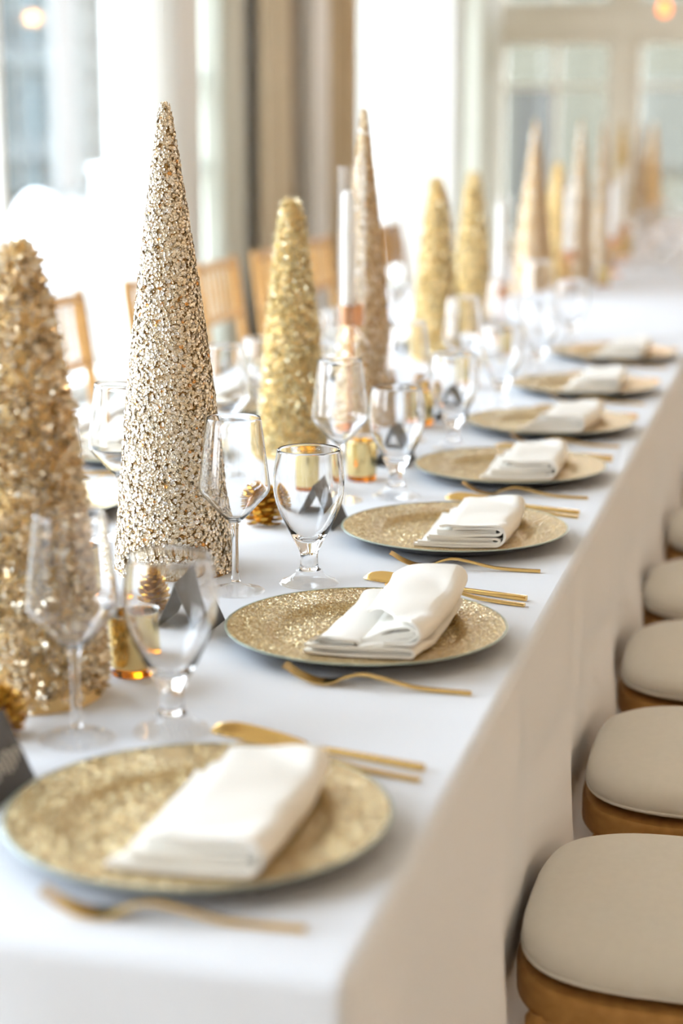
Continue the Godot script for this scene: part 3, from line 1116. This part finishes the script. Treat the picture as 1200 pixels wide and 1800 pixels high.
func make_chair() -> Node3D:
	# front towards -x
	var t := thing("banquet_chair", "-", "chair", Vector3.ZERO, 0)
	var g: Material = M.gold_paint
	part("seat_frame", mb().loft([oval(0.184, 0.184, 0.374), oval(0.196, 0.196, 0.376), oval(0.2, 0.2, 0.382), oval(0.2, 0.2, 0.410), oval(0.196, 0.196, 0.417), oval(0.186, 0.186, 0.420)]).mesh(35), g, t)
	var cu := part("cushion", mb().loft([oval(0.165, 0.165, 0.4205), oval(0.187, 0.187, 0.428), oval(0.194, 0.194, 0.436), oval(0.1955, 0.1955, 0.443), oval(0.194, 0.194, 0.452), oval(0.188, 0.188, 0.462), oval(0.172, 0.172, 0.470), oval(0.14, 0.14, 0.4755), oval(0.09, 0.09, 0.478), oval(0.04, 0.04, 0.479)]).mesh(60), M.cushion, t)
	var seam := []
	var rad := []
	for p in oval(0.1945, 0.1945, 0.4345):
		seam.append(p)
		rad.append(0.0022)
	seam.append(seam[0])
	rad.append(0.0022)
	part("piping", mb().tube(seam, rad, 6).mesh(70), M.cushion, cu)
	for s in [-1, 1]:
		part("leg", mb().lathe(spline(V2([0.0, 0.0, 0.0125, 0.0, 0.0135, 0.02, 0.0150, 0.12, 0.0185, 0.128, 0.0150, 0.136, 0.0160, 0.26, 0.0195, 0.268, 0.0160, 0.276, 0.0175, 0.377, 0.0, 0.377]), 3), 14, Vector3(-0.158, 0, 0.158 * s)).mesh(50), g, t)
		var pts := []
		var r2 := []
		for y in [0.0, 0.2, 0.38, 0.45, 0.6, 0.73, 0.735, 0.74, 0.86, 0.895, 0.925]:
			pts.append(Vector3(0.18 + 0.015 * (1 - minf(y / 0.4, 1.0)) + maxf(y - 0.42, 0) * 0.13, y, 0.182 * s))
			r2.append(0.0185 if y == 0.735 else (0.0150 if y < 0.9 else 0.011))
		part("back_post", mb().tube(pts, r2, 12).mesh(50), g, t)
		part("stretcher", mb().tube([Vector3(-0.158, 0.2, 0.158 * s), Vector3(0.185, 0.2, 0.182 * s)], [0.009, 0.009], 10).mesh(50), g, t)
	part("stretcher", mb().tube([Vector3(-0.158, 0.24, -0.158), Vector3(-0.158, 0.24, 0.158)], [0.009, 0.009], 10).mesh(50), g, t)
	part("stretcher", mb().tube([Vector3(0.187, 0.24, -0.182), Vector3(0.187, 0.24, 0.182)], [0.009, 0.009], 10).mesh(50), g, t)
	part("top_rail", mb().tube([Vector3(0.243, 0.902, -0.182), Vector3(0.250, 0.908, 0), Vector3(0.243, 0.902, 0.182)], [0.013, 0.014, 0.013], 10).mesh(50), g, t)
	part("lower_rail", mb().tube([Vector3(0.2215, 0.735, -0.182), Vector3(0.228, 0.737, 0), Vector3(0.2215, 0.735, 0.182)], [0.011, 0.011, 0.011], 10).mesh(50), g, t)
	for k in 7:
		var z := -0.141 + k * 0.047
		var bow := 0.0065 * (1 - pow(z / 0.182, 2))
		part("spindle", mb().tube([Vector3(0.2215 + bow, 0.735, z), Vector3(0.232 + bow, 0.815, z), Vector3(0.243 + bow, 0.902, z)], [0.005, 0.006, 0.005], 8).mesh(50), g, t)
	return t


func pendant(at: Vector3, cord: float, label: String) -> void:
	var t := thing("pendant_lamp", label, "lamp", at, 0, "amber pendant lamps")
	part("cord", mb().tube([Vector3(0, 0.05, 0), Vector3(0, cord, 0)], [0.004, 0.004], 8).mesh(), M.dark_wood, t)
	part("socket", mb().lathe(V2([0.0, 0.035, 0.018, 0.035, 0.02, 0.075, 0.0, 0.08]), 16).mesh(40), M.rose_gold, t)
	var m := mat("bulb_glow", Color(1.0, 0.75, 0.45), 0.4)
	m.emission_enabled = true
	m.emission = Color(1.0, 0.52, 0.26)
	m.emission_energy_multiplier = 2.6
	part("bulb", mb().lathe(spline(V2([0.0, -0.045, 0.02, -0.04, 0.032, -0.02, 0.03, 0.005, 0.016, 0.034, 0.0, 0.036]), 4), 20).mesh(70), m, t)
	var l := OmniLight3D.new()
	l.name = "bulb_light"
	l.light_color = Color(1.0, 0.72, 0.42)
	l.light_energy = 0.5
	l.light_size = 0.03
	l.omni_range = 12.0
	l.omni_attenuation = 2.0
	l.shadow_enabled = true
	t.add_child(l)


func sconce(at: Vector3, label: String) -> void:
	# an up-and-down lamp of frosted glass on the wall opposite the windows
	var t := thing("wall_sconce", label, "lamp", at, 0, "warm sconces on the wall opposite the windows")
	part("backplate", mb().box(Vector3(-0.012, 0, 0), Vector3(0.024, 0.3, 0.14), 0.008).mesh(), M.rose_gold, t)
	part("arm", mb().tube([Vector3(-0.02, 0, 0), Vector3(-0.1, 0, 0)], [0.012, 0.012], 12).mesh(), M.rose_gold, t)
	var m := mat("sconce_glow", Color(1.0, 0.9, 0.75), 0.5)
	m.emission_enabled = true
	m.emission = Color(1.0, 0.80, 0.56)
	m.emission_energy_multiplier = 1.6
	part("shade", mb().lathe(spline(V2([0.0, -0.16, 0.06, -0.155, 0.075, -0.12, 0.08, 0.0, 0.075, 0.12, 0.06, 0.155, 0.0, 0.16]), 4), 28, Vector3(-0.14, 0, 0)).mesh(60), m, t)
	var l := OmniLight3D.new()
	l.name = "sconce_light"
	l.light_color = Color(1.0, 0.86, 0.70)
	l.light_energy = 0.58
	l.light_size = 0.07
	l.omni_range = 14.0
	l.omni_attenuation = 2.0
	l.shadow_enabled = true
	l.position = Vector3(-0.14, 0, 0)
	t.add_child(l)


# ---------------------------------------------------------------- the scene
func _ready() -> void:
	var cam := Camera3D.new()
	cam.name = "camera"
	add_child(cam)
	cam.position = Vector3(0, 1.335, 0)
	cam.rotation_degrees = Vector3(-12.25, 14.6, 0)
	var ca := CameraAttributesPhysical.new()
	ca.frustum_focal_length = 41.333
	ca.exposure_aperture = 1.48
	ca.frustum_focus_distance = 2.27
	cam.attributes = ca
	cam.fov = 32.38
	cam.current = true

	var sky := ProceduralSkyMaterial.new()
	sky.sky_top_color = Color(0.86, 0.93, 1.0)
	sky.sky_horizon_color = Color(0.97, 0.985, 1.0)
	sky.ground_bottom_color = Color(0.75, 0.75, 0.74)
	sky.ground_horizon_color = Color(0.9, 0.9, 0.9)
	sky.sky_energy_multiplier = 2.95
	sky.ground_energy_multiplier = 2.0
	var env := Environment.new()
	env.background_mode = Environment.BG_SKY
	env.sky = Sky.new()
	env.sky.sky_material = sky
	env.tonemap_mode = Environment.TONE_MAPPER_LINEAR
	env.tonemap_exposure = 1.12
	env.sdfgi_enabled = true
	env.ssao_enabled = true
	env.ssil_enabled = true
	var we := WorldEnvironment.new()
	we.name = "world"
	we.environment = env
	add_child(we)

	materials()
	room()
	outside()
	tablecloth()
	trees()
	place_settings()
	centrepieces()
	chairs()
	for i in 2:
		sconce(Vector3(3.4, 1.75, [-0.8, -5.0][i]), "%s wall sconce with a frosted shade, opposite the windows" % ["nearer", "farther"][i])
	pendant(Vector3(-0.82, 1.99, -10.2), 1.3, "amber pendant bulb hanging above the far end of the table")


func trees() -> void:
	var champagne := [Color(0.72, 0.58, 0.38), Color(0.95, 0.88, 0.75)]
	var bronze := [Color(0.55, 0.38, 0.20), Color(0.82, 0.68, 0.48)]
	var rosy := [Color(1.0, 0.80, 0.52), Color(1.0, 0.95, 0.82)]
	var yellow := [Color(0.93, 0.76, 0.42), Color(1.0, 0.94, 0.69)]
	var Y := TABLE_Y
	var tall := V2([0.079, 0.0, 0.074, 0.06, 0.066, 0.14, 0.057, 0.235, 0.047, 0.32, 0.036, 0.40, 0.025, 0.48, 0.015, 0.55, 0.0075, 0.60, 0.003, 0.618])
	var slim := V2([0.062, 0.0, 0.056, 0.1, 0.046, 0.22, 0.035, 0.34, 0.023, 0.46, 0.012, 0.56, 0.003, 0.622])
	var blunt := V2([0.070, 0.0, 0.070, 0.05, 0.062, 0.11, 0.053, 0.2, 0.043, 0.3, 0.030, 0.38, 0.021, 0.43, 0.012, 0.462, 0.005, 0.476])
	var small := V2([0.058, 0.0, 0.055, 0.06, 0.049, 0.14, 0.042, 0.23, 0.032, 0.32, 0.022, 0.40, 0.012, 0.455, 0.006, 0.462])
	sequin_tree("tall champagne sequin cone tree in sharp focus behind the first goblets", Vector3(-0.808, Y, -2.199), tall, 22000, 0.0052, champagne, 21)
	sequin_tree("tall bronze sequin cone tree just behind the nearest glass chimney candle", Vector3(-0.832, Y, -3.37), slim, 10000, 0.0056, bronze, 22)
	sequin_tree("tall pale sequin cone tree just past the twin tinsel trees", Vector3(-0.95, Y, -6.393), tall, 6000, 0.0062, bronze, 23)
	sequin_tree("tall silvery sequin cone tree rising above a white candle", Vector3(-0.858, Y, -6.96), slim, 4500, 0.0064, champagne, 24)
	sequin_tree("tall sequin cone tree right of the silvery one, pale top and gold foot", Vector3(-0.86, Y, -7.75), slim, 4000, 0.0064, champagne, 25)
	sequin_tree("pale sequin cone tree near the far end of the table", Vector3(-0.86, Y, -9.5), slim, 3500, 0.0064, champagne, 26)
	tinsel_tree("rosy gold tinsel tree nearest the camera, cut by the frame", Vector3(-0.763, Y, -1.645), blunt, 7000, 0.0108, rosy, 31)
	tinsel_tree("short yellow gold tinsel tree behind the sharp wine glass", Vector3(-0.89, Y, -3.063), small, 8500, 0.0084, yellow, 32)
	tinsel_tree("first of the twin short gold tinsel trees, its tip against the white sheer curtain", Vector3(-0.907, Y, -4.442), small, 6000, 0.0092, yellow, 33)
	tinsel_tree("second of the twin short gold tinsel trees, its tip against the beige pilaster", Vector3(-0.933, Y, -5.092), small, 6000, 0.0092, yellow, 34)
	tinsel_tree("short gold tinsel tree between the two far tall sequin trees", Vector3(-0.911, Y, -6.72), small, 2600, 0.0095, yellow, 35)
	tinsel_tree("tall gold tinsel tree near the far end of the table", Vector3(-0.86, Y, -8.55), slim, 3000, 0.0105, yellow, 36)
	tinsel_tree("tall rosy tinsel tree, the last one on the table", Vector3(-0.86, Y, -10.3), slim, 2600, 0.0105, rosy, 37)


func place_settings() -> void:
	var ch := make_charger()
	var nk := [make_napkin(0), make_napkin(1)]
	var fk := make_fork()
	var kn := make_knife()
	var sp := make_spoon()
	var wg := make_wine_glass()
	var gb := make_goblet()
	var used_first := {}
	var put := func(src: Node3D, label: String, at: Vector3, turn := 0.0) -> void:
		if used_first.has(src):
			dup(src, label, at, turn)
		else:
			used_first[src] = true
			src.position = at
			src.rotation.y = turn
			src.set_meta("label", label)
	var Y := TABLE_Y
	var T := Y + 0.0003
	var spots := ["nearest the camera", "in sharp focus", "third from the near end", "fourth from the near end", "fifth from the near end", "sixth from the near end", "last of the seven"]
	var chairs_side := "on the side of the ivory cushions"
	var wx := [-0.665, -0.689, -0.703, -0.72, -0.715, -0.712, -0.712]
	var wz := [-1.524, -2.103, -2.69, -3.262, -3.80, -4.30, -4.90]
	var gx := [-0.583, -0.609, -0.623, -0.617, -0.612, -0.612, -0.612]
	var gz := [-1.572, -2.169, -2.745, -3.193, -3.70, -4.24, -4.86]
	var kt := [14.0, 14.5, 17.0, 14.0, 12.0, 12.0, 12.0]
	var fz := [-1.172, -1.757, -2.30, -2.80, -3.29, -3.83, -4.45]
	for i in PLATE_Z.size():
		var z: float = PLATE_Z[i]
		var s: String = spots[i]
		put.call(ch, "round gold glitter charger %s, %s" % [s, chairs_side], Vector3(-0.473, Y, z), i * 0.9)
		put.call(nk[1 if i == 1 else 0], "folded white napkin on the gold charger %s" % s, Vector3(-0.443 if i != 1 else -0.445, Y + 0.0083, z), [0.02, -0.03, 0.03, 0.05, -0.06, 0.02, -0.03][i])
		put.call(fk, "gold fork before the charger %s" % s, Vector3([-0.333, -0.316, -0.322, -0.318, -0.318, -0.32, -0.32][i], T, fz[i]), deg_to_rad([5.0, 0.5, 4.0, 2.0, 3.0, 2.0, 2.0][i]))
		var kz: float = [-1.523, -2.150, -2.680, -3.165, -3.655, -4.20, -4.82][i]
		put.call(kn, "gold knife beyond the charger %s" % s, Vector3(-0.318, T, kz), -deg_to_rad(kt[i]))
		put.call(sp, "gold spoon tucked beyond the rim of the charger %s" % s, Vector3(-0.316, T, kz + 0.028), -deg_to_rad(kt[i] - 3.0))
		put.call(wg, "clear wine glass with angular bowl beyond the charger %s" % s, Vector3(wx[i], T, wz[i]))
		put.call(gb, "clear water goblet on thick foot beyond the charger %s" % s, Vector3(gx[i], T, gz[i]))
	# the window side
	var lz := [-1.90, -2.50, -2.98, -3.55, -4.15, -4.75]
	for i in lz.size():
		var z: float = lz[i]
		var s := "%s from the near end on the window side" % ORD[i]
		put.call(ch, "gold glitter charger %s" % s, Vector3(-1.165, Y, z), i * 0.7 + 0.4)
		put.call(nk[0], "folded white napkin on the charger %s" % s, Vector3(-1.195, Y + 0.0083, z), PI)
		put.call(fk, "gold fork at the charger %s" % s, Vector3(-1.32, T, z - 0.2), PI)
		put.call(kn, "gold knife at the charger %s" % s, Vector3(-1.32, T, z + 0.2), PI)
		put.call(wg, "wine glass at the charger %s" % s, Vector3(-0.945, T, z + 0.145))
		put.call(gb, "water goblet at the charger %s" % s, Vector3(-1.032, T, z + 0.20))
	# glasses at the far end of the table, past the bare stretch of cloth
	for i in 4:
		var z := -7.75 - i * 0.55
		put.call(wg, "wine glass of the %s far setting past the bare cloth" % ORD[i], Vector3(-0.70, T, z))
		put.call(gb, "water goblet of the %s far setting past the bare cloth" % ORD[i], Vector3(-0.60, T, z - 0.04))
		put.call(nk[0], "white napkin on the tablecloth at the %s far setting past the bare cloth" % ORD[i], Vector3(-0.44, Y + 0.0005, z + 0.2), 0.05)


func centrepieces() -> void:
	var Y := TABLE_Y + 0.0003
	var v := make_votive()
	var spots := [["behind the nearest goblet, amber foot showing", -0.690, -1.742], ["beside the foot of the sharp sequin tree", -0.865, -2.03], ["between the second wine glass and goblet, amber foot showing", -0.712, -2.868],
		["behind the sharp goblet", -0.775, -2.745], ["behind the fourth goblet", -0.735, -3.46], ["behind the fifth goblet", -0.74, -4.0], ["behind the sixth goblet", -0.74, -4.55], ["among the far tall trees", -0.74, -6.8]]
	for i in spots.size():
		var q: Array = spots[i]
		var l := "gold mercury glass votive " + String(q[0])
		if i == 0:
			v.position = Vector3(q[1], Y, q[2])
			v.set_meta("label", l)
		else:
			dup(v, l, Vector3(q[1], Y, q[2]), i * 1.3)
	var p := make_pinecone()
	var cones := [["beside the stem of the sharp wine glass", -0.768, -2.485, 1.1], ["between the nearest votive and the sharp sequin tree", -0.758, -1.965, 0.95], ["behind the rosy tinsel tree's foot and the nearest votive", -0.800, -1.862, 0.95],
		["behind the third goblet", -0.777, -3.72, 0.9], ["at the left edge beside the dark place card", -0.742, -1.515, 0.9]]
	for i in cones.size():
		var q: Array = cones[i]
		var l := "gold pinecone " + String(q[0])
		var o: Node3D = p
		if i == 0:
			p.position = Vector3(q[1], Y, q[2])
			p.set_meta("label", l)
		else:
			o = dup(p, l, Vector3(q[1], Y, q[2]), i * 1.1)
		o.scale = Vector3.ONE * q[3]
	var c := make_card(true)
	c.position = Vector3(-0.691, Y, -1.372)
	c.set_meta("label", "dark tent place card with pale handwriting at the nearest charger")
	var c2 := make_card(false)
	var names := ["second", "third", "fourth", "fifth"]
	for i in 4:
		var at := Vector3([-0.690, -0.688, -0.69, -0.69][i], Y, [-1.925, -2.52, -3.03, -3.55][i])
		var l: String = "dark grey tent place card between goblet and %s charger" % names[i]
		if i == 0:
			c2.position = at
			c2.set_meta("label", l)
		else:
			dup(c2, l, at)
	candlestick(Vector3(-0.823, Y, -3.235), 0.226, 0.473, 0.517, "nearest of the candles")
	candlestick(Vector3(-0.815, Y, -4.918), 0.125, 0.385, 0.408, "beside the second twin tinsel tree")
	candlestick(Vector3(-0.845, Y, -6.60), 0.110, 0.375, 0.425, "before the silvery sequin tree")
	candlestick(Vector3(-0.760, Y, -7.35), 0.120, 0.370, 0.400, "right of the pale-topped sequin tree")
	candlestick(Vector3(-0.800, Y, -8.10), 0.130, 0.400, 0.430, "the farthest on the table")


func chairs() -> void:
	var c := make_chair()
	var near := ["nearest the camera, cut by the frame", "second from the camera", "third from the camera", "fourth from the camera", "fifth from the camera", "sixth from the camera"]
	var zs := [-1.94, -2.46, -2.965, -3.45, -4.0, -4.62]
	for i in zs.size():
		var l: String = "gold chair with ivory cushion, " + near[i]
		var at := Vector3([-0.079, -0.068, -0.070, -0.078, -0.072, -0.072][i], 0, zs[i])
		if i == 0:
			c.position = at
			c.set_meta("label", l)
			c.set_meta("group", "chairs with ivory cushions beside the shaded cloth")
		else:
			dup(c, l, at, 0.0)
	var far := [-4.12, -4.82, -5.42, -6.02, -6.62, -7.25, -7.9]
	for i in far.size():
		dup(c, "gold banquet chair with spindle back on the window side, %s from the near end" % ORD[i], Vector3(-1.585, 0, far[i]), PI, "spindle backed chairs along the windows")
